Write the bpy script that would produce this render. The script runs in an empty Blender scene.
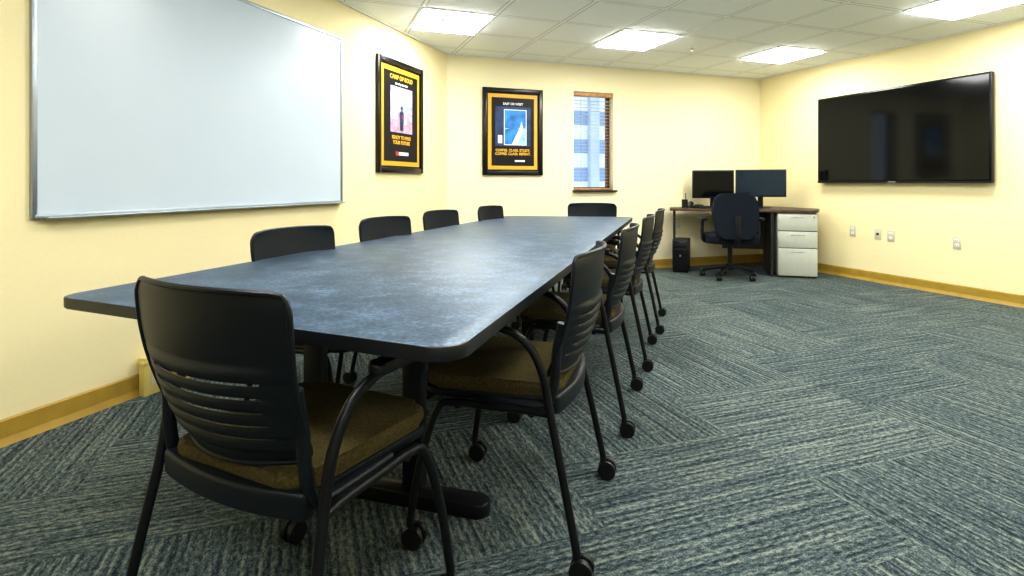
import bpy, bmesh, math, random
from mathutils import Vector, Matrix
random.seed(4)
H=1.05; F=560.0; CEIL=2.44
C=Vector((3.31,7.48,0)); E1=Vector((.9404,.3401,0)); E2=Vector((.3401,-.9404,0))
BL=Vector((-.70,6.03,0)); LD=Vector((.3333,.9428,0))
A_BACK=math.atan2(E1.y,E1.x); A_LEFT=math.atan2(LD.y,LD.x); A_RIGHT=math.atan2(E2.y,E2.x)
# ------------------------------------------------------------------ materials
def nt(name):
    m=bpy.data.materials.new(name); m.use_nodes=True
    t=m.node_tree; b=t.nodes['Principled BSDF']; return m,t,b
def mat(name,col,rough=.5,metal=0,var=.08,scale=30,bump=0,emit=None,es=0,spec=.5,coat=0):
    m,t,b=nt(name)
    tc=t.nodes.new('ShaderNodeTexCoord'); n=t.nodes.new('ShaderNodeTexNoise')
    n.inputs['Scale'].default_value=scale; n.inputs['Detail'].default_value=4
    t.links.new(tc.outputs['Object'],n.inputs['Vector'])
    r=t.nodes.new('ShaderNodeValToRGB')
    r.color_ramp.elements[0].position=.3; r.color_ramp.elements[1].position=.7
    r.color_ramp.elements[0].color=tuple(c*(1-var) for c in col)+(1,)
    r.color_ramp.elements[1].color=tuple(min(1,c*(1+var)) for c in col)+(1,)
    t.links.new(n.outputs['Fac'],r.inputs['Fac']); t.links.new(r.outputs['Color'],b.inputs['Base Color'])
    b.inputs['Roughness'].default_value=rough; b.inputs['Metallic'].default_value=metal
    b.inputs['Specular IOR Level'].default_value=spec; b.inputs['Coat Weight'].default_value=coat
    if bump:
        bp=t.nodes.new('ShaderNodeBump'); bp.inputs['Strength'].default_value=bump; bp.inputs['Distance'].default_value=.004
        t.links.new(n.outputs['Fac'],bp.inputs['Height']); t.links.new(bp.outputs['Normal'],b.inputs['Normal'])
    if emit:
        b.inputs['Emission Color'].default_value=tuple(emit)+(1,); b.inputs['Emission Strength'].default_value=es
    return m
class NG:
    def __init__(s,t): s.t=t
    def math(s,op,a,b=None,c=None):
        n=s.t.nodes.new('ShaderNodeMath'); n.operation=op
        for i,v in enumerate((a,b,c)):
            if v is None: continue
            if isinstance(v,(int,float)): n.inputs[i].default_value=v
            else: s.t.links.new(v,n.inputs[i])
        return n.outputs[0]
    def comb(s,x,y,z=0):
        n=s.t.nodes.new('ShaderNodeCombineXYZ')
        for i,v in enumerate((x,y,z)):
            if isinstance(v,(int,float)): n.inputs[i].default_value=v
            else: s.t.links.new(v,n.inputs[i])
        return n.outputs[0]
    def noise(s,vec,scale=1,detail=2,rough=.5):
        n=s.t.nodes.new('ShaderNodeTexNoise'); n.inputs['Scale'].default_value=scale
        n.inputs['Detail'].default_value=detail; n.inputs['Roughness'].default_value=rough
        s.t.links.new(vec,n.inputs['Vector']); return n.outputs['Fac']
    def ramp(s,f,els):
        n=s.t.nodes.new('ShaderNodeValToRGB'); cr=n.color_ramp
        while len(cr.elements)<len(els): cr.elements.new(.5)
        for e,(p,c) in zip(cr.elements,els): e.position=p; e.color=tuple(c)+(1,)
        s.t.links.new(f,n.inputs['Fac']); return n.outputs['Color']
    def mix(s,f,a,b,typ='MIX'):
        n=s.t.nodes.new('ShaderNodeMix'); n.data_type='RGBA'; n.blend_type=typ
        for k,v in ((0,f),(6,a),(7,b)):
            if isinstance(v,(int,float)): n.inputs[k].default_value=v
            elif isinstance(v,tuple): n.inputs[k].default_value=v+(1,)
            else: s.t.links.new(v,n.inputs[k])
        return n.outputs[2]
def room_uv(t,g):
    geo=t.nodes.new('ShaderNodeNewGeometry'); mp=t.nodes.new('ShaderNodeMapping'); mp.vector_type='TEXTURE'
    mp.inputs['Location'].default_value=(C.x,C.y,0); mp.inputs['Rotation'].default_value=(0,0,A_BACK)
    t.links.new(geo.outputs['Position'],mp.inputs['Vector'])
    sp=t.nodes.new('ShaderNodeSeparateXYZ'); t.links.new(mp.outputs[0],sp.inputs[0])
    return sp.outputs[0],sp.outputs[1]
def carpet():
    m,t,b=nt('carpet_tile'); g=NG(t); x,y=room_uv(t,g)
    T=.80
    cx=g.math('FLOOR',g.math('DIVIDE',x,T))
    ysh=g.math('ADD',g.math('DIVIDE',y,T),g.math('MULTIPLY',cx,.5))
    cy=g.math('FLOOR',ysh)
    chk=g.math('MODULO',g.math('ADD',g.math('ADD',cx,cy),200),2)
    wn=t.nodes.new('ShaderNodeTexWhiteNoise'); wn.noise_dimensions='2D'; t.links.new(g.comb(cx,cy),wn.inputs['Vector'])
    rnd=wn.outputs['Value']
    off=g.math('MULTIPLY',rnd,37)
    def stripes(a,c):
        s1=g.noise(g.comb(g.math('MULTIPLY',a,2.0),g.math('ADD',g.math('MULTIPLY',c,48),off)),1,2,.6)
        s2=g.noise(g.comb(g.math('MULTIPLY',a,42),g.math('ADD',g.math('MULTIPLY',c,100),off)),1,2,.6)
        wv=g.math('SINE',g.math('ADD',g.math('MULTIPLY',c,2*math.pi/.026),g.math('MULTIPLY',s1,5)))
        r=g.math('ADD',g.math('MULTIPLY',s1,.40),g.math('MULTIPLY',s2,.60))
        return g.math('ADD',r,g.math('MULTIPLY',wv,.045))
    sa=stripes(x,y); sb=stripes(y,x)
    mx=g.math('ADD',g.math('MULTIPLY',sa,chk),g.math('MULTIPLY',sb,g.math('SUBTRACT',1,chk)))
    fine=g.noise(g.comb(x,y),190,3,.7)
    v=g.math('ADD',g.math('MULTIPLY',mx,.62),g.math('MULTIPLY',fine,.38))
    v=g.math('ADD',v,g.math('MULTIPLY',g.math('SUBTRACT',rnd,.5),.025))
    col=g.ramp(v,[(.40,(.010,.017,.020)),(.47,(.040,.060,.066)),(.53,(.095,.122,.120)),(.61,(.245,.26,.205))])
    t.links.new(col,b.inputs['Base Color']); b.inputs['Roughness'].default_value=.95; b.inputs['Specular IOR Level'].default_value=.1
    bp=t.nodes.new('ShaderNodeBump'); bp.inputs['Strength'].default_value=.6; bp.inputs['Distance'].default_value=.006
    t.links.new(v,bp.inputs['Height']); t.links.new(bp.outputs['Normal'],b.inputs['Normal'])
    return m
def ceiling_mat():
    m,t,b=nt('acoustic_ceiling_tile'); g=NG(t); x,y=room_uv(t,g)
    T=.61
    fx=g.math('FRACT',g.math('ADD',g.math('DIVIDE',g.math('ADD',x,.545),T),50.0))
    fy=g.math('FRACT',g.math('ADD',g.math('DIVIDE',g.math('ADD',y,.29),T),50.0))
    dx=g.math('ABSOLUTE',g.math('SUBTRACT',fx,.5)); dy=g.math('ABSOLUTE',g.math('SUBTRACT',fy,.5))
    d=g.math('MAXIMUM',dx,dy)
    grid=g.math('GREATER_THAN',d,.478); dark=g.math('MULTIPLY',g.math('GREATER_THAN',d,.463),g.math('SUBTRACT',1,grid))
    sp=g.noise(g.comb(x,y),55,5,.75)
    tile=g.ramp(sp,[(.30,(.72,.76,.77)),(.42,(.90,.94,.95)),(.6,(.93,.97,.98))])
    c=g.mix(dark,tile,(.52,.55,.57)); c=g.mix(grid,c,(.96,.98,.99))
    t.links.new(c,b.inputs['Base Color']); b.inputs['Roughness'].default_value=.9
    bp=t.nodes.new('ShaderNodeBump'); bp.inputs['Strength'].default_value=.3; bp.inputs['Distance'].default_value=.01
    t.links.new(g.math('ADD',sp,grid),bp.inputs['Height']); t.links.new(bp.outputs['Normal'],b.inputs['Normal'])
    return m
def table_mat():
    m,t,b=nt('slate_laminate'); g=NG(t)
    tc=t.nodes.new('ShaderNodeTexCoord'); o=tc.outputs['Object']
    n1=g.noise(o,9,10,.78); n2=g.noise(o,85,4,.7)
    v=g.math('ADD',g.math('MULTIPLY',n1,.55),g.math('MULTIPLY',n2,.45))
    col=g.ramp(v,[(.38,(.014,.026,.042)),(.5,(.045,.074,.112)),(.62,(.13,.19,.26))])
    t.links.new(col,b.inputs['Base Color'])
    rr=g.math('ADD',.28,g.math('MULTIPLY',v,.34)); t.links.new(rr,b.inputs['Roughness'])
    b.inputs['Specular IOR Level'].default_value=.7; b.inputs['Specular Tint'].default_value=(.7,.88,1,1)
    return m
def stripe_mat(name,c1,c2,scale,axis=2):
    m,t,b=nt(name); g=NG(t); tc=t.nodes.new('ShaderNodeTexCoord'); sp=t.nodes.new('ShaderNodeSeparateXYZ')
    t.links.new(tc.outputs['Object'],sp.inputs[0])
    f=g.math('FRACT',g.math('MULTIPLY',sp.outputs[axis],scale)); col=g.mix(g.math('GREATER_THAN',f,.5),c1,c2)
    t.links.new(col,b.inputs['Base Color']); b.inputs['Roughness'].default_value=.7; return m
M={}
M['wall']=mat('painted_wall',(.86,.765,.455),.75,var=.012,scale=60,bump=.08)
M['wallb']=mat('painted_wall_cream',(.87,.80,.535),.75,var=.012,scale=60,bump=.08)
M['base']=mat('vinyl_baseboard',(.40,.26,.035),.5,var=.1,scale=12)
M['race']=mat('raceway_beige',(.70,.57,.17),.5,var=.04)
M['carpet']=carpet(); M['ceil']=ceiling_mat(); M['table']=table_mat()
M['black']=mat('black_plastic',(.005,.006,.008),.38,var=.2,scale=80,spec=.35)
M['shell']=mat('chair_shell_plastic',(.004,.007,.010),.42,var=.12,scale=120,bump=.05,spec=.3)
M['tube']=mat('black_powdercoat',(.004,.005,.007),.38,var=.1,spec=.3)
M['edge']=mat('table_edge_band',(.006,.007,.009),.4,var=.1)
M['olive']=mat('olive_upholstery',(.075,.059,.021),.9,var=.4,scale=160,bump=.3,spec=.1)
M['navy']=mat('navy_upholstery',(.006,.010,.017),.9,var=.3,scale=140,bump=.3,spec=.2)
M['wb']=mat('whiteboard_enamel',(.55,.63,.70),.28,var=.01,scale=3,spec=.4)
M['alu']=mat('aluminium_trim',(.36,.41,.45),.35,metal=.8,var=.05)
M['screen']=mat('screen_glass',(.002,.003,.0035),.09,var=.1,spec=.28)
M['bezel']=mat('gloss_bezel',(.004,.004,.005),.25,var=.1,spec=.4)
M['gold']=mat('gold_mat',(.74,.40,.02),.5,var=.06)
M['pblk']=mat('poster_black',(.007,.007,.009),.45,var=.2,spec=.25)
M['ptxt']=mat('poster_yellow_text',(.85,.48,.02),.5,var=.05)
M['pwht']=mat('poster_white',(.78,.80,.83),.5,var=.05)
M['pblu']=mat('poster_blue_sky',(.02,.22,.62),.5,var=.6,scale=9)
M['pblu2']=mat('poster_ice',(.35,.65,.88),.5,var=.4,scale=14)
M['pnav']=mat('poster_navy',(.012,.035,.11),.5,var=.6,scale=12)
M['pgry']=mat('poster_grey_photo',(.38,.42,.60),.5,var=.35,scale=14)
M['pred']=mat('poster_red',(.55,.03,.02),.5,var=.1)
M['pmau']=mat('poster_plaza',(.48,.32,.42),.5,var=.3,scale=20)
M['fac']=mat('facade_grey',(.45,.5,.58),.7,var=.1,scale=1)
M['wood']=mat('blind_wood',(.48,.24,.08),.5,var=.25,scale=25)
M['slat']=mat('blind_slat_lit',(.62,.45,.30),.5,var=.2,scale=25)  # blind wood in a lighter tint, daylight from outside put into the colour
M['brown']=mat('desk_edge_wood',(.085,.04,.02),.45,var=.25,scale=20)
M['desk']=mat('desk_dark_laminate',(.012,.011,.012),.4,var=.3,scale=20)
M['panel']=mat('desk_panel_dark',(.014,.011,.011),.5,var=.2)
M['cab']=mat('file_cabinet_paint',(.52,.54,.46),.45,var=.03)
M['cabg']=mat('cabinet_gap',(.05,.05,.045),.6)
M['outlet']=mat('outlet_plate',(.60,.56,.42),.4,var=.02)
M['white']=mat('white_plastic',(.8,.8,.78),.4,var=.02)
M['ltdiv']=mat('light_divider',(.55,.56,.56),.5,var=.02)
M['sill']=mat('dark_sill',(.02,.02,.025),.3,var=.3)
M['winfr']=mat('window_frame_bronze',(.10,.07,.045),.4,var=.1)
M['light']=mat('light_diffuser',(1,1,1),.5,emit=(1.0,.995,.98),es=33)
M['wchrome']=mat('chrome',(.6,.6,.6),.2,metal=1)
M['bld']=stripe_mat('neighbour_facade',(.25,.36,.50),(.70,.76,.82),.9)
M['blue_reflect']=mat('monitor_glass_reflect',(.006,.02,.035),.14,var=.2)  # bluish screen reflection painted into the glass colour, nothing glows
m,t,b=nt('window_glass'); b.inputs['Transmission Weight'].default_value=1; b.inputs['Roughness'].default_value=0; b.inputs['IOR'].default_value=1.02
b.inputs['Base Color'].default_value=(.9,.96,1,1); M['glass']=m
# ------------------------------------------------------------------ geometry helpers
col=bpy.context.scene.collection
def empty(name,loc=(0,0,0),rz=0):
    o=bpy.data.objects.new(name,None); o.location=loc; o.rotation_euler=(0,0,rz); o.empty_display_size=.1; col.objects.link(o); return o
def link(name,me,parent=None,loc=(0,0,0),rot=(0,0,0)):
    o=bpy.data.objects.new(name,me); o.location=loc; o.rotation_euler=rot; col.objects.link(o)
    if parent: o.parent=parent
    return o
def bm_mesh(name,bm,mats,smooth=False):
    bmesh.ops.recalc_face_normals(bm,faces=bm.faces[:])
    me=bpy.data.meshes.new(name); bm.to_mesh(me); bm.free()
    for m_ in (mats if isinstance(mats,(list,tuple)) else [mats]): me.materials.append(m_)
    if smooth:
        for p in me.polygons: p.use_smooth=True
        try: me.set_sharp_from_angle(angle=math.radians(40))
        except Exception: pass
    return me
def me_box(name,s,c,m,bev=0,seg=2,rot=None):
    bm=bmesh.new(); bmesh.ops.create_cube(bm,size=1)
    bmesh.ops.scale(bm,vec=s,verts=bm.verts)
    if bev: bmesh.ops.bevel(bm,geom=bm.edges[:],offset=bev,segments=seg,affect='EDGES',profile=.5)
    if rot: bmesh.ops.rotate(bm,cent=(0,0,0),matrix=rot,verts=bm.verts)
    bmesh.ops.translate(bm,vec=c,verts=bm.verts)
    return bm_mesh(name,bm,m,smooth=bool(bev))
def box(name,s,c,m,parent=None,bev=0,rot=None): return link(name,me_box(name,s,c,m,bev,rot=rot),parent)
def boxr(name,x0,x1,y0,y1,z0,z1,m,parent=None,bev=0):
    return box(name,(x1-x0,y1-y0,z1-z0),((x0+x1)/2,(y0+y1)/2,(z0+z1)/2),m,parent,bev)
def smoothpath(pts,n=6):
    P=[Vector(p) for p in pts]; out=[]
    P2=[P[0]*2-P[1]]+P+[P[-1]*2-P[-2]]
    for i in range(1,len(P2)-2):
        a,b_,c,d=P2[i-1:i+3]
        for k in range(n):
            t_=k/n
            out.append(.5*((2*b_)+(c-a)*t_+(2*a-5*b_+4*c-d)*t_**2+(3*b_-a-3*c+d)*t_**3))
    out.append(P[-1]); return out
def add_tube(bm,pts,r,sides=10,n=6,smooth=True,ry=None):
    path=smoothpath(pts,n) if smooth else [Vector(p) for p in pts]
    rings=[]; up=Vector((1,0,0))
    for i,p in enumerate(path):
        tg=(path[min(i+1,len(path)-1)]-path[max(i-1,0)]).normalized()
        if i==0:
            up=Vector((1,0,0)) if abs(tg.x)<.9 else Vector((0,0,1))
        a=(up-tg*up.dot(tg)).normalized(); up=a; b_=tg.cross(a)
        rings.append([bm.verts.new(p+a*math.cos(2*math.pi*k/sides)*r+b_*math.sin(2*math.pi*k/sides)*(ry or r)) for k in range(sides)])
    for i in range(len(rings)-1):
        for k in range(sides):
            bm.faces.new((rings[i][k],rings[i][(k+1)%sides],rings[i+1][(k+1)%sides],rings[i+1][k]))
    bm.faces.new(rings[0][::-1]); bm.faces.new(rings[-1])
def me_tube(name,pts,r,m,**k):
    bm=bmesh.new()
    if isinstance(pts[0][0],(int,float)): pts=[pts]
    for p in pts: add_tube(bm,p,r,**k)
    return bm_mesh(name,bm,m,True)
def add_cyl(bm,c,r,h,axis='Z',seg=20,r2=None):
    g=bmesh.ops.create_cone(bm,cap_ends=True,segments=seg,radius1=r,radius2=r if r2 is None else r2,depth=h)
    vs=g['verts']
    if axis=='X': bmesh.ops.rotate(bm,cent=(0,0,0),matrix=Matrix.Rotation(math.pi/2,3,'Y'),verts=vs)
    if axis=='Y': bmesh.ops.rotate(bm,cent=(0,0,0),matrix=Matrix.Rotation(math.pi/2,3,'X'),verts=vs)
    bmesh.ops.translate(bm,vec=c,verts=vs); return vs
def cyl(name,c,r,h,m,parent=None,axis='Z',seg=20,r2=None):
    bm=bmesh.new(); add_cyl(bm,c,r,h,axis,seg,r2); return link(name,bm_mesh(name,bm,m,True),parent)
def rpoly(pts,r,seg=6):
    P=[Vector((p[0],p[1])) for p in pts]; out=[]; n=len(P)
    for i in range(n):
        p=P[i]; a=(P[i-1]-p).normalized(); b_=(P[(i+1)%n]-p).normalized()
        rr=r[i] if isinstance(r,(list,tuple)) else r
        ang=a.angle(b_); d=rr/math.tan(ang/2); s=p+a*d; e=p+b_*d
        cen=p+(a+b_).normalized()*(rr/math.sin(ang/2))
        a0=math.atan2(s.y-cen.y,s.x-cen.x); a1=math.atan2(e.y-cen.y,e.x-cen.x)
        da=(a1-a0+math.pi)%(2*math.pi)-math.pi
        for k in range(seg+1):
            t_=a0+da*k/seg; out.append((cen.x+math.cos(t_)*rr,cen.y+math.sin(t_)*rr))
    return out
def me_prism(name,poly,z0,z1,mats,bev=0,seg=3,side_mat=None,deform=None,cuts=0,rot=None,tr=None):
    bm=bmesh.new()
    bot=[bm.verts.new((x,y,z0)) for x,y in poly]; top=[bm.verts.new((x,y,z1)) for x,y in poly]
    fb=bm.faces.new(bot[::-1]); ft=bm.faces.new(top); n=len(poly)
    for i in range(n):
        f=bm.faces.new((bot[i],bot[(i+1)%n],top[(i+1)%n],top[i]))
        if side_mat is not None: f.material_index=side_mat
    if bev: bmesh.ops.bevel(bm,geom=list(fb.edges)+list(ft.edges),offset=bev,segments=seg,affect='EDGES',profile=.5)
    if cuts:
        big=[f for f in bm.faces if len(f.verts)>4]
        bmesh.ops.triangulate(bm,faces=big)
        xs=[v.co.x for v in bm.verts]; a,b_=min(xs),max(xs)
        for k in range(1,cuts):
            xx=a+(b_-a)*k/cuts
            bmesh.ops.bisect_plane(bm,geom=bm.verts[:]+bm.edges[:]+bm.faces[:],plane_co=(xx,0,0),plane_no=(1,0,0))
    if deform:
        for v in bm.verts: v.co=Vector(deform(v.co))
    if rot: bmesh.ops.rotate(bm,cent=(0,0,0),matrix=rot,verts=bm.verts)
    if tr: bmesh.ops.translate(bm,vec=tr,verts=bm.verts)
    return bm_mesh(name,bm,mats,True)
def rect(w,d,cx=0,cy=0): return [(cx-w/2,cy-d/2),(cx+w/2,cy-d/2),(cx+w/2,cy+d/2),(cx-w/2,cy+d/2)]
def face_rz(d): return math.atan2(-d[0],d[1])
# ------------------------------------------------------------------ room shell
WR=8.2
RR=C+E2*WR
tt=(RR.x-(.3536*RR.y-2.832))/(.9404-.3536*.3401)
RL=RR-E1*tt
LLEN=(BL-RL).length
def wall(name,org,rz,L,m,openings=(),ext0=.15,ext1=.15,th=.18):
    bm=bmesh.new()
    def bx(x0,x1,z0,z1):
        g=bmesh.ops.create_cube(bm,size=1)['verts']
        bmesh.ops.scale(bm,vec=(x1-x0,th,z1-z0),verts=g); bmesh.ops.translate(bm,vec=((x0+x1)/2,th/2,(z0+z1)/2),verts=g)
    x=-ext0
    for (a,b_,z0,z1) in openings:
        bx(x,a,0,CEIL); bx(a,b_,0,z0); bx(a,b_,z1,CEIL); x=b_
    bx(x,L+ext1,0,CEIL)
    return link(name,bm_mesh(name,bm,m),None,org,(0,0,rz))
def backx(px):
    k=(px-512)/F; Y=6.283/(1-.3616*k); return ((Vector((k*Y,Y,0))-BL).dot(E1)),Y
wx0=backx(573.5)[0]; wx1=backx(613.5)[0]; wz0,wz1=.965,2.125
BLEN=(C-BL).length
wall('wall_back',BL,A_BACK,BLEN,M['wallb'],[(wx0,wx1,wz0,wz1)],ext0=.05)
wall('wall_left',RL,A_LEFT,LLEN,M['wall'],ext1=.12)
wall('wall_right',C,A_RIGHT,WR,M['wall'])
wall('wall_rear',RR,A_BACK+math.pi,tt,M['wallb'])
def floorpoly(name,z,m,flip=False):
    bm=bmesh.new(); P=[RL,RR,C,BL]; cen=sum(P,Vector())/4
    P=[p+(p-cen).normalized()*.15 for p in P]
    a=[bm.verts.new((p.x,p.y,z)) for p in P]; b_=[bm.verts.new((p.x,p.y,z+(.1 if flip else -.1))) for p in P]
    bm.faces.new(a); bm.faces.new(b_[::-1])
    for i in range(4): bm.faces.new((a[i],a[(i+1)%4],b_[(i+1)%4],b_[i]))
    return link(name,bm_mesh(name,bm,m))
floorpoly('floor',0,M['carpet']); floorpoly('ceiling',CEIL,M['ceil'],True)
def baseb(name,org,rz,L):
    bm=bmesh.new()
    prof=[(0,0),(-.022,0),(-.016,.012),(-.009,.03),(-.009,.098),(-.004,.105),(0,.105)]
    a=[bm.verts.new((0.01,y,z)) for y,z in prof]; b_=[bm.verts.new((L-.01,y,z)) for y,z in prof]
    n=len(prof)
    for i in range(n): bm.faces.new((a[i],a[(i+1)%n],b_[(i+1)%n],b_[i]))
    bm.faces.new(a); bm.faces.new(b_[::-1])
    link(name,bm_mesh(name,bm,M['base']),None,org,(0,0,rz))
baseb('baseboard_back',BL,A_BACK,BLEN); baseb('baseboard_left',RL,A_LEFT,LLEN); baseb('baseboard_right',C,A_RIGHT,WR); baseb('baseboard_rear',RR,A_BACK+math.pi,tt)
def angle(name,org,rz,L):
    o=link(name,me_box(name,(L-.02,.02,.012),(L/2,-.012,CEIL-.006),M['white']),None,org,(0,0,rz))
angle('trim_1',BL,A_BACK,BLEN); angle('trim_2',RL,A_LEFT,LLEN); angle('trim_3',C,A_RIGHT,WR)
# ------------------------------------------------------------------ window + blinds
w=empty('window_1',BL,A_BACK)
W0,W1=wx0,wx1
for nm,a in (('frame_left',(W0,W0+.035,.10,.15,wz0,wz1)),('frame_right',(W1-.035,W1,.10,.15,wz0,wz1)),('frame_top',(W0+.035,W1-.035,.10,.15,wz1-.035,wz1)),('frame_bottom',(W0+.035,W1-.035,.10,.15,wz0,wz0+.035))):
    boxr(nm,*a,M['winfr'],w)
boxr('glass_pane',W0+.035,W1-.035,.122,.128,wz0+.035,wz1-.035,M['glass'],w)
boxr('sill_board',W0-.015,W1+.03,-.045,.10,wz0-.022,wz0,M['sill'],w,.003)
bl=empty('wood_window_blind',BL,A_BACK)
boxr('head_rail',W0+.004,W1-.004,.015,.075,wz1-.05,wz1-.003,M['wood'],bl,.003)
boxr('bottom_rail',W0+.01,W1-.01,.02,.07,wz0+.005,wz0+.025,M['wood'],bl,.003)
bm=bmesh.new(); z=wz0+.06
while z<wz1-.06:
    g=bmesh.ops.create_cube(bm,size=1)['verts']; bmesh.ops.scale(bm,vec=(W1-W0-.02,.046,.0025),verts=g)
    bmesh.ops.rotate(bm,cent=(0,0,0),matrix=Matrix.Rotation(math.radians(2),3,'X'),verts=g)
    bmesh.ops.translate(bm,vec=((W0+W1)/2,.045,z),verts=g); z+=.040
link('slats',bm_mesh('slats',bm,M['slat']),bl)
for i,fx in enumerate((.2,.8)):
    boxr('ladder_tape_%d'%i,W0+(W1-W0)*fx-.003,W0+(W1-W0)*fx+.003,.019,.021,wz0+.02,wz1-.05,M['wood'],bl)
b=empty('neighbour_building',(BL+E1*3+Vector((-.34,.94,0))*14).to_tuple(),A_BACK)
boxr('facade',-9,14,0,6,-3,7.5,M['bld'],b)
for i in range(8): boxr('pier_%d'%i,-8+i*2.8,-7.6+i*2.8,-.25,0,-3,7.5,M['fac'],b)
# ------------------------------------------------------------------ ceiling lights
def troffer(a,bb):
    p=C+E1*a+E2*bb; e=empty('ceiling_light',(p.x,p.y,CEIL),A_BACK)
    s=.61
    for i,(x0,x1,y0,y1) in enumerate(((-s/2,s/2,-s/2,-s/2+.022),(-s/2,s/2,s/2-.022,s/2),(-s/2,-s/2+.022,-s/2+.022,s/2-.022),(s/2-.022,s/2,-s/2+.022,s/2-.022))):
        boxr('rim_%d'%i,x0,x1,y0,y1,-.008,0,M['white'],e)
    for i in range(3):
        x0=-.283+i*.1905
        boxr('lens_%d'%i,x0+.008,x0+.178,-.283,.283,-.022,-.002,M['light'],e)
    for i in range(2):
        x0=-.283+(i+1)*.1905
        boxr('divider_%d'%i,x0-.012,x0+.008,-.283,.283,-.024,-.001,M['ltdiv'],e)
for i in range(5):
    for j in range(4):
        a=-.85-1.83*i; bb=1.2+1.83*j
        p=C+E1*a+E2*bb
        if j==3 and i%2==0: continue
        if (p-BL).cross(LD).z>.45: troffer(a,bb)
def fl(px,py,z):
    Y=(H-z)*F/(py-183) if abs(py-183)>0 else 6
    return Vector(((px-512)/F*Y,Y,z))
p=fl(692,47,CEIL); e=empty('fire_sprinkler',(p.x,p.y,CEIL))
cyl('escutcheon',(0,0,-.004),.035,.008,M['white'],e); cyl('stem',(0,0,-.022),.008,.03,M['wchrome'],e); cyl('deflector',(0,0,-.038),.018,.003,M['wchrome'],e)
# ------------------------------------------------------------------ wall-mounted things
def leftx(px):
    k=(px-512)/F; Y=2.832/(.3536-k); return (Vector((k*Y,Y,0))-RL).dot(LD)
def rightx(px):
    k=(px-512)/F; Y=6.008/(k+.3607); return (Vector((k*Y,Y,0))-C).dot(E2)
x0,x1=leftx(32),leftx(340); cx=(x0+x1)/2; L=x1-x0; z0,z1=.912,2.15
wb=empty('whiteboard',(RL+LD*cx).to_tuple(),A_LEFT)
boxr('writing_surface',-L/2,L/2,-.014,-.001,z0,z1,M['wb'],wb)
for nm,a in (('frame_left',(-L/2-.010,-L/2+.010,-.020,0,z0-.012,z1+.012)),('frame_right',(L/2-.010,L/2+.010,-.020,0,z0-.012,z1+.012)),('frame_top',(-L/2,L/2,-.020,0,z1-.008,z1+.012)),('frame_bottom',(-L/2,L/2,-.022,0,z0-.014,z0+.006))):
    boxr(nm,*a,M['alu'],wb,.003)
boxr('marker_tray',-L/2+.03,L/2-.01,-.06,-.022,z0-.014,z0-.006,M['alu'],wb,.002)
x0,x1=rightx(822.5),rightx(997); cx=(x0+x1)/2; L=x1-x0
tv=empty('wall_mounted_television',(C+E2*cx+Vector((0,0,1.05))).to_tuple(),A_RIGHT)
boxr('housing',-L/2,L/2,-.075,-.03,0,.975,M['bezel'],tv,.006)
boxr('screen',-L/2+.018,L/2-.018,-.0775,-.074,.03,.957,M['screen'],tv)
boxr('wall_bracket',-.3,.3,-.031,0,.2,.75,M['black'],tv)
boxr('chin_strip',-L/2,L/2,-.078,-.073,.0,.018,M['bezel'],tv)
boxr('badge',-.04,.04,-.0795,-.0775,.006,.014,M['alu'],tv)
def text(name,s,size,x,z,m,parent,y,width=None):
    cu=bpy.data.curves.new(name,'FONT'); cu.body=s; cu.size=size; cu.align_x='CENTER'; cu.extrude=.0004; cu.space_line=1.0; cu.offset=.0012
    o=bpy.data.objects.new(name+'_tmp',cu); col.objects.link(o)
    bpy.context.view_layer.update()
    me=bpy.data.meshes.new_from_object(o.evaluated_get(bpy.context.evaluated_depsgraph_get()))
    bpy.data.objects.remove(o); me.materials.clear(); me.materials.append(m)
    return link(name,me,parent,(x,y,z),(math.pi/2,0,0))
def frame(e,w,h,t_=.050):
    for nm,a in (('frame_left',(-w/2,-w/2+t_,-.03,0,-h/2,h/2)),('frame_right',(w/2-t_,w/2,-.03,0,-h/2,h/2)),('frame_top',(-w/2+t_,w/2-t_,-.03,0,h/2-t_,h/2)),('frame_bottom',(-w/2+t_,w/2-t_,-.03,0,-h/2,-h/2+t_))):
        boxr(nm,*a,M['bezel'],e,.005)
    boxr('backing',-w/2+.03,w/2-.03,-.012,-.002,-h/2+.03,h/2-.03,M['pblk'],e)
    g=t_+.014
    boxr('gold_border',-w/2+g,w/2-g,-.015,-.012,-h/2+g,h/2-g,M['gold'],e)
    g2=g+.042
    boxr('poster_ground',-w/2+g2,w/2-g2,-.018,-.015,-h/2+g2,h/2-g2,M['pblk'],e)
x0,x1=leftx(375.5),leftx(421); cx=(x0+x1)/2
e=empty('framed_poster',(RL+LD*cx+Vector((0,0,1.645))).to_tuple(),A_LEFT); frame(e,x1-x0,1.01)
boxr('photo_plaza',-.19,.19,-.020,-.018,-.14,.27,M['pmau'],e)
boxr('photo_sky',-.19,.19,-.0215,-.0198,.05,.27,M['pgry'],e)
boxr('photo_pillar',.05,.08,-.023,-.0198,-.06,.25,M['pwht'],e)
boxr('photo_wall',-.19,-.08,-.0222,-.0198,-.02,.22,M['pwht'],e)
link('photo_person_body',me_prism('pp',rpoly([(-.035,-.12),(.02,-.12),(.03,.04),(.0,.065),(-.04,.04)],.006,3),0,.0015,M['pnav'],rot=Matrix.Rotation(math.pi/2,3,'X'),tr=(0,-.0225,0)),e)
cyl('photo_person_head',(-.003,-.0232,.082),.018,.0015,M['pnav'],e,'Y')
boxr('photo_bag',.005,.03,-.0255,-.0198,-.01,.02,M['pred'],e)
text('title','CAMP OF BOLD',.055,0,.335,M['ptxt'],e,-.0185); text('subtitle','one step at a time',.03,0,.29,M['pwht'],e,-.0185)
text('slogan','READY TO FIND\nYOUR FUTURE',.045,0,-.20,M['ptxt'],e,-.0185)
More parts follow.
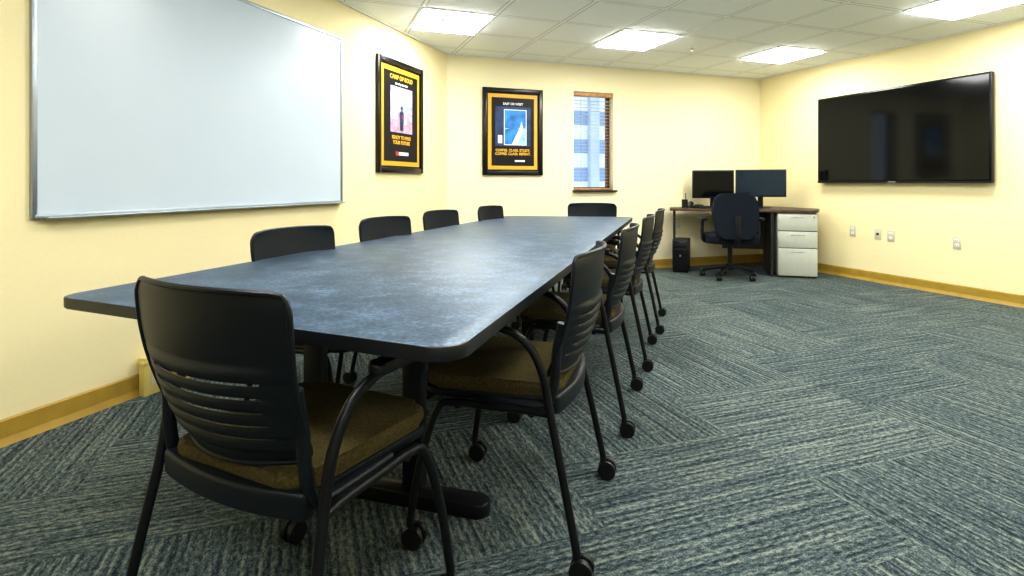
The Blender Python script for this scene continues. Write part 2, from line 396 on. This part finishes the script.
boxr('logo_bar',-.05,.12,-.020,-.018,-.345,-.315,M['pwht'],e); boxr('logo_mark',-.10,-.065,-.020,-.018,-.35,-.31,M['pred'],e)
x0,x1=backx(482)[0],backx(542)[0]; cx=(x0+x1)/2
e=empty('framed_poster',(BL+E1*cx+Vector((0,0,1.622))).to_tuple(),A_BACK); frame(e,x1-x0,.97)
boxr('photo_night',-.21,.21,-.020,-.018,-.16,.28,M['pnav'],e)
boxr('photo_window_view',-.11,.16,-.0215,-.0198,-.15,.25,M['pwht'],e)
boxr('photo_sky',-.10,.15,-.0222,-.0213,.04,.24,M['pblu'],e)
boxr('photo_ice',-.10,.15,-.0222,-.0213,-.14,.04,M['pblu2'],e)
def sheet(name,vs,m,y):
    bm=bmesh.new(); f=[bm.verts.new((x,y,z)) for x,z in vs]; bm.faces.new(f); link(name,bm_mesh(name,bm,m),e)
sheet('photo_light_path',[(-.02,-.14),(.05,-.14),(.12,.03),(.10,.12),(.07,.03)],M['pwht'],-.0235)
sheet('photo_hill',[(-.10,.02),(-.10,-.14),(-.02,-.14),(.07,.03),(.02,.06)],M['pblu'],-.0238)
boxr('photo_cup',-.18,-.13,-.0225,-.0198,-.13,-.04,M['pwht'],e)
text('title','EAST OR WEST',.035,0,.30,M['pwht'],e,-.0185)
text('slogan','COFFEE. CLASS. STUDY.\nCOFFEE. CLASS. REPEAT.',.039,0,-.22,M['ptxt'],e,-.0185)
boxr('logo_bar',.02,.14,-.020,-.018,-.335,-.315,M['pwht'],e)
def outlet(org,rz,z,duplex=True):
    e=empty('wall_outlet',(org.x,org.y,z),rz)
    boxr('cover_plate',-.036,.036,-.006,0,-.058,.058,M['outlet'],e,.002)
    if duplex:
        for i,zz in enumerate((-.022,.022)):
            boxr('receptacle_%d'%i,-.017,.017,-.009,-.006,zz-.015,zz+.015,M['white'],e,.001)
            boxr('slot_a_%d'%i,-.009,-.006,-.0095,-.0088,zz-.005,zz+.007,M['black'],e); boxr('slot_b_%d'%i,.006,.009,-.0095,-.0088,zz-.005,zz+.007,M['black'],e)
    else:
        boxr('jack',-.012,.012,-.009,-.006,-.012,.012,M['black'],e)
def YR(px): return 6.008/((px-512)/F+.3607)
for px,py,d in ((853,231,True),(878,234,False),(891,236,True),(957,243,True)):
    outlet(C+E2*rightx(px),A_RIGHT,H-(py-183)*YR(px)/F,d)
outlet(RL+LD*leftx(228),A_LEFT,.45); outlet(BL+E1*backx(677)[0],A_BACK,.55,True)
e=empty('floor_raceway_box',(RL+LD*leftx(148)).to_tuple(),A_LEFT)
boxr('body',-.065,.065,-.06,-.0225,0,.19,M['race'],e,.004); boxr('cover_lip',-.072,.072,-.064,-.0226,.155,.172,M['race'],e,.003)
boxr('mount',-.05,.05,-.0228,0,.12,.18,M['race'],e); boxr('outlet_face',-.03,.03,-.0625,-.06,.05,.13,M['outlet'],e)
# ------------------------------------------------------------------ conference table
tb=empty('conference_table')
TP=[(-.105,1.035),(1.11,5.12),(-.05,5.30),(-1.245,1.53)]
me=me_prism('top',rpoly(TP,[.06,.1,.1,.05],8),.710,.740,[M['table'],M['edge']],bev=.004,seg=2,side_mat=1)
for pl in me.polygons:
    if abs(pl.normal.z)<.98: pl.material_index=1
link('table_top',me,tb)
def tcent(Y):
    xl=-1.245+(Y-1.53)*.317; xr=-.105+(Y-1.035)*.2974; return Vector(((xl+xr)/2,Y+.05,0))
rzt=math.atan2(-.286,.958)
cs=[]
for i,Y in enumerate((1.85,3.2,4.5)):
    c=tcent(Y); cs.append(c)
    le=empty('leg_base_%d'%i,c.to_tuple(),rzt); le.parent=tb
    me=me_prism('foot',rpoly(rect(.90,.075),.03,5),0,.045,M['tube'],bev=.008); link('foot_%d'%i,me,le)
    for k,sx in enumerate((-.19,.19)): boxr('column_%d_%d'%(i,k),sx-.035,sx+.035,-.025,.025,.045,.69,M['tube'],le,.008)
    boxr('top_plate_%d'%i,-.42,.42,-.03,.03,.685,.710,M['tube'],le)
d=(cs[-1]-cs[0]); rb=math.atan2(d.y,d.x)
le=empty('beams',cs[0].to_tuple(),rb); le.parent=tb
for k,s in enumerate((-.19,.19)): boxr('beam_%d'%k,.02,d.length-.02,s-.015,s+.015,.63,.684,M['tube'],le)
# ------------------------------------------------------------------ conference chair
def chair_parts():
    parts=[]
    bm=bmesh.new(); NU,NV=28,96
    z0,z1=.492,.852
    def pt(u,v):
        w=.203+.027*min(1,v/.75)**.8
        if v>.90: w-=.018*((v-.90)/.10)**2.2
        if v<.10: w-=.026*((.10-v)/.10)**2
        z=z0+(z1-z0)*v-.008*abs(u)**4*v+.010*(1-v)*abs(u)**2
        y=-.215-.085*v-.02*math.sin(math.pi*v)+.050*u*u
        k=(v-.08)/.52
        if 0<k<1: y-=(.004*math.sin(math.pi*k)+.008*abs(math.sin(math.pi*k*6)))*math.exp(-(u*1.2)**6)
        return Vector((u*w,y,z))
    V=[[bm.verts.new(pt(-1+2*i/NU,j/NV)) for i in range(NU+1)] for j in range(NV+1)]
    for j in range(NV):
        for i in range(NU):
            slot=False
            u=(i+.5)/NU*2-1
            for s in range(5):
                jj=16+s*8
                if jj<=j<jj+1 and abs(u)<.76-.02*s: slot=True
            if not slot: bm.faces.new((V[j][i],V[j][i+1],V[j+1][i+1],V[j+1][i]))
    for v in [v for v in bm.verts if not v.link_faces]: bm.verts.remove(v)
    bmesh.ops.recalc_face_normals(bm,faces=bm.faces[:])
    bmesh.ops.solidify(bm,geom=bm.faces[:],thickness=.007)
    parts.append(('back_shell',bm_mesh('back_shell',bm,M['shell'],True)))
    rim=[pt(-1,v/14) for v in range(0,15)]+[pt(-1+2*k/10,1) for k in range(1,10)]+[pt(1,1-v/14) for v in range(0,15)]+[pt(1-2*k/10,0) for k in range(1,11)]
    parts.append(('back_rim',me_tube('back_rim',[tuple(p) for p in rim],.006,M['shell'],n=2,sides=8)))
    up=[]
    for s in (-1,1):
        up.append([(s*.215,.05,.425),(s*.215,-.12,.425),(s*.212,-.17,.435),(s*.208,-.19,.50),(s*.205,-.195,.58),(s*.205,-.21,.66)])
    parts.append(('back_uprights',me_tube('back_uprights',up,.015,M['shell'],ry=.014)))
    parts.append(('rear_carrier',me_prism('rear_carrier',rpoly(rect(.43,.035,0,-.185),.012,4),.405,.458,M['shell'],bev=.008,cuts=10,deform=lambda c:(c.x,c.y-.03*(1-(c.x/.21)**2),c.z))))
    parts.append(('seat_pan',me_prism('seat_pan',rpoly([(-.20,-.205),(.20,-.205),(.225,.215),(-.225,.215)],.05,6),.425,.447,M['shell'],bev=.008,cuts=6)))
    parts.append(('seat_cushion',me_prism('seat_cushion',rpoly([(-.195,-.205),(.195,-.205),(.22,.22),(-.22,.22)],.055,8),.446,.486,M['olive'],bev=.018,seg=4)))
    tubes=[]; arms=[]; casters=[]
    for s in (-1,1):
        tubes.append([(s*.272,-.262,.075),(s*.262,-.225,.25),(s*.250,-.185,.43),(s*.252,-.165,.53),(s*.256,-.125,.605),(s*.26,-.06,.645),(s*.262,.03,.655)])
        tubes.append([(s*.268,.225,.075),(s*.258,.195,.25),(s*.243,.150,.395),(s*.236,.10,.418),(s*.236,0,.418),(s*.240,-.12,.420),(s*.249,-.19,.42)])
        arms.append((s*.262,.045))
        casters+= [(s*.272,-.262),(s*.268,.225)]
    tubes.append([(-.24,.09,.412),(0,.09,.412),(.24,.09,.412)]); tubes.append([(-.24,-.13,.412),(0,-.13,.412),(.24,-.13,.412)])
    parts.append(('frame_tubes',me_tube('frame_tubes',tubes,.0115,M['tube'])))
    for k,(ax,ay) in enumerate(arms):
        parts.append(('armrest_%d'%(k+1),me_prism('armrest',rpoly(rect(.042,.22,ax,ay),.019,5),.650,.674,M['black'],bev=.007)))
    bm=bmesh.new()
    for (x,y) in casters:
        sy=-.014
        for o in (-.015,.015): add_cyl(bm,(x+o,y+sy,.031),.031,.020,'X',20)
        add_cyl(bm,(x,y+sy,.036),.022,.012,'X',14); add_cyl(bm,(x,y,.070),.011,.03,'Z',12)
    bmesh.ops.bevel(bm,geom=[ed for ed in bm.edges if ed.calc_face_angle(0)>1.2],offset=.003,segments=2,affect='EDGES')
    parts.append(('casters',bm_mesh('casters',bm,M['black'],True)))
    return parts
CP=chair_parts()
def chair(x,y,d):
    e=empty('conference_chair',(x,y,0),face_rz(d))
    for n,me in CP: link(n,me,e)
def chair_back(bx,by,d,off=.30):
    d=Vector((d[0],d[1],0)).normalized(); chair(bx+d.x*off,by+d.y*off,d)
chair_back(-.630,1.065,(.447,.894))
for Y,o in ((1.78,.175),(2.64,.217),(3.46,.255),(4.24,.295)):
    ex=-.105+(Y-1.035)*.2974; nrm=Vector((.958,-.286)); p=Vector((ex,Y))+nrm*o
    chair_back(p.x,p.y,(-.958,.286))
for (x,y) in ((-.985,2.45),(-.76,3.2),(-.545,3.98),(-.225,4.74)): chair_back(x,y,(.91,-.41))
chair_back(.785,5.47,(-.2,-.98))
# ------------------------------------------------------------------ corner desk
dr=Vector((.961,-.276,0)); rzd=math.atan2(dr.y,dr.x)
dk=empty('corner_desk')
Lf=Vector((1.86,6.60,0)); Rf=Vector((3.33,6.105,0))
poly=[(Lf.x,Lf.y),(Rf.x,Rf.y),(3.56,6.48),(3.27,7.40),(1.95,6.925)]
me=me_prism('desk_top',rpoly(poly,[.03,.03,.02,.02,.02],4),.722,.752,[M['desk'],M['brown']],bev=.003,seg=2,side_mat=1)
for pl in me.polygons:
    if abs(pl.normal.z)<.9: pl.material_index=1
link('desk_top',me,dk)
pl_=empty('panel_frame',(2.93,6.27,0),rzd); pl_.parent=dk
boxr('side_panel',-.03,.0,.0,.55,0,.722,M['panel'],pl_)
boxr('modesty_panel',-.50,-.03,.50,.518,.25,.722,M['panel'],pl_)
lg=empty('left_leg',(1.93,6.64,0),rzd); lg.parent=dk
boxr('leg_post',-.02,.01,.12,.16,0.03,.722,M['panel'],lg,.005); boxr('leg_foot',-.025,.015,.0,.20,0,.03,M['panel'],lg,.006)
fc=empty('filing_cabinet',(3.345,6.125,0),rzd)
w=.40; boxr('body',-w,0,.012,.50,.02,.715,M['cab'],fc,.004); boxr('plinth',-w+.01,-.01,.03,.49,0,.02,M['cabg'],fc)
boxr('shadow_reveal',-w+.006,-.006,.006,.0125,.03,.71,M['cabg'],fc)
zs=[(.025,.325),(.334,.513),(.523,.705)]
for i,(a,b_) in enumerate(zs):
    boxr('drawer_%d'%i,-w+.004,-.004,-.004,.007,a,b_,M['cab'],fc,.003)
    boxr('pull_%d'%i,-w+.13,-.13,-.010,-.0035,b_-.040,b_-.032,M['alu'],fc,.002)
cyl('lock',(-.04,-.005,.675),.008,.006,M['wchrome'],fc,'Y')
def mk_mon(X,Y,wd,ht,zb,normal,glass):
    rz=math.atan2(normal[0],-normal[1])
    e=empty('computer_monitor',(X,Y,.752),rz); z=zb-.752
    boxr('housing',-wd/2,wd/2,0,.035,z,z+ht,M['black'],e,.006); boxr('screen',-wd/2+.015,wd/2-.015,-.002,.001,z+.02,z+ht-.015,glass,e)
    boxr('neck',-.03,.03,.035,.055,.012,z+ht*.6,M['black'],e,.005)
    link('foot',me_prism('foot',rpoly(rect(.24,.18,0,.04),.05,6),0,.012,M['black'],bev=.004),e)
mk_mon((713-512)/F*6.88,6.88,.485,.345,.862,(-.25,-.97),M['screen'])
mk_mon((760.5-512)/F*6.66,6.66,.555,.325,.885,(-.38,-.92),M['blue_reflect'])
e=empty('computer_keyboard',(2.45,6.60,.752),rzd); boxr('body',-.22,.22,-.07,.07,0,.018,M['black'],e,.004)
for r in range(4):
    boxr('key_row_%d'%r,-.21,.21,-.058+r*.03,-.035+r*.03,.018,.023,M['pblk'],e,.001)
e=empty('pen_cup',(2.08,6.74,.752)); cyl('cup',(0,0,.05),.036,.1,M['black'],e); cyl('pen',(.01,0,.1),.004,.15,M['pblk'],e,seg=8); cyl('pencil',(-.012,.008,.1),.004,.14,M['ptxt'],e,seg=8)
e=empty('desk_telephone',(2.24,6.84,.752),rzd+.2)
box('base',(.17,.16,.03),(0,0,.015),M['black'],e,.006); boxr('keypad',-.01,.075,-.065,.04,.03,.036,M['pblk'],e,.002)
link('handset',me_tube('handset',[(-.055,-.08,.05),(-.055,-.03,.062),(-.055,.03,.062),(-.055,.08,.05)],.016,M['black']),e)
boxr('cradle',-.07,-.04,-.05,.05,.03,.048,M['black'],e,.002)
e=empty('computer_tower',((681-512)/F*6.62+.03,6.70,0),rzd-.1)
boxr('case',-.09,.09,-.16,.16,.012,.385,M['black'],e,.006); boxr('front_bezel',-.088,.088,-.17,-.158,.02,.378,M['bezel'],e,.004)
for i in range(2): boxr('drive_bay_%d'%i,-.07,.07,-.173,-.169,.30-i*.05,.335-i*.05,M['pblk'],e,.001)
cyl('power_button',(0,-.171,.2),.012,.004,M['alu'],e,'Y')
for i,(a,b_) in enumerate(((-.07,-.13),(.07,-.13),(-.07,.13),(.07,.13))): cyl('foot_%d'%i,(a,b_,.006),.012,.012,M['black'],e)
# ------------------------------------------------------------------ office chair
oc=empty('office_swivel_chair',((730-512)/F*6.22,6.22,0),face_rz((.12,.99)))
bm=bmesh.new()
for k in range(5):
    a=math.radians(18+72*k); c_,s_=math.cos(a),math.sin(a)
    add_tube(bm,[(c_*.03,s_*.03,.125),(c_*.16,s_*.16,.105),(c_*.285,s_*.285,.075)],.02,sides=8,ry=.016)
add_cyl(bm,(0,0,.12),.045,.07); link('star_base',bm_mesh('star',bm,M['black'],True),oc)
bm=bmesh.new()
for k in range(5):
    a=math.radians(18+72*k); c_,s_=math.cos(a),math.sin(a)
    for o in (-.015,.015): add_cyl(bm,(c_*.29+o,s_*.29,.03),.03,.02,'X',16)
    add_cyl(bm,(c_*.285,s_*.285,.06),.011,.04,'Z',10)
link('casters',bm_mesh('c',bm,M['black'],True),oc)
cyl('gas_lift',(0,0,.26),.026,.24,M['black'],oc); boxr('mechanism',-.09,.09,-.12,.12,.37,.41,M['black'],oc,.01)
link('seat',me_prism('seat',rpoly(rect(.54,.48),.12,8),.39,.49,M['navy'],bev=.03,seg=4),oc)
me=me_prism('back',rpoly([(-.20,-.25),(.20,-.25),(.24,.05),(.21,.24),(-.21,.24),(-.24,.05)],[.08,.08,.1,.09,.09,.1],8),-.035,.035,M['navy'],bev=.025,seg=4,cuts=8,
    deform=lambda c:(c.x,c.y,c.z-.9*c.x*c.x),rot=Matrix.Rotation(math.radians(84),3,'X'),tr=(0,-.26,.70)); link('backrest',me,oc)
link('back_spine',me_tube('s',[(0,-.08,.39),(0,-.25,.40),(0,-.31,.46),(0,-.315,.60),(0,-.31,.70)],.03,M['black'],ry=.014),oc)
for s,nm in ((-1,'left'),(1,'right')):
    link('arm_'+nm,me_tube('a',[(s*.1,0,.40),(s*.26,0,.40),(s*.30,-.01,.46),(s*.30,-.01,.64)],.017,M['black'],ry=.022),oc)
    link('arm_pad_'+nm,me_prism('ap',rpoly(rect(.075,.26,s*.30,.0),.033,6),.64,.67,M['black'],bev=.01),oc)
# ------------------------------------------------------------------ world, camera
wd=bpy.data.worlds.new('daylight'); bpy.context.scene.world=wd; wd.use_nodes=True
bg=wd.node_tree.nodes['Background']; bg.inputs[0].default_value=(.72,.86,1,1); bg.inputs[1].default_value=1.9
cam=bpy.data.cameras.new('camera'); cam.sensor_width=36; cam.sensor_fit='HORIZONTAL'; cam.lens=F/1024*36; cam.shift_y=-105/1024
cam.clip_start=.02
co=bpy.data.objects.new('camera',cam); co.location=(0,0,H); co.rotation_euler=(math.pi/2,0,0); col.objects.link(co)
bpy.context.scene.camera=co
vs=bpy.context.scene.view_settings
try: vs.view_transform='Standard'; vs.look='None'
except Exception: pass
vs.exposure=.18; vs.gamma=.88
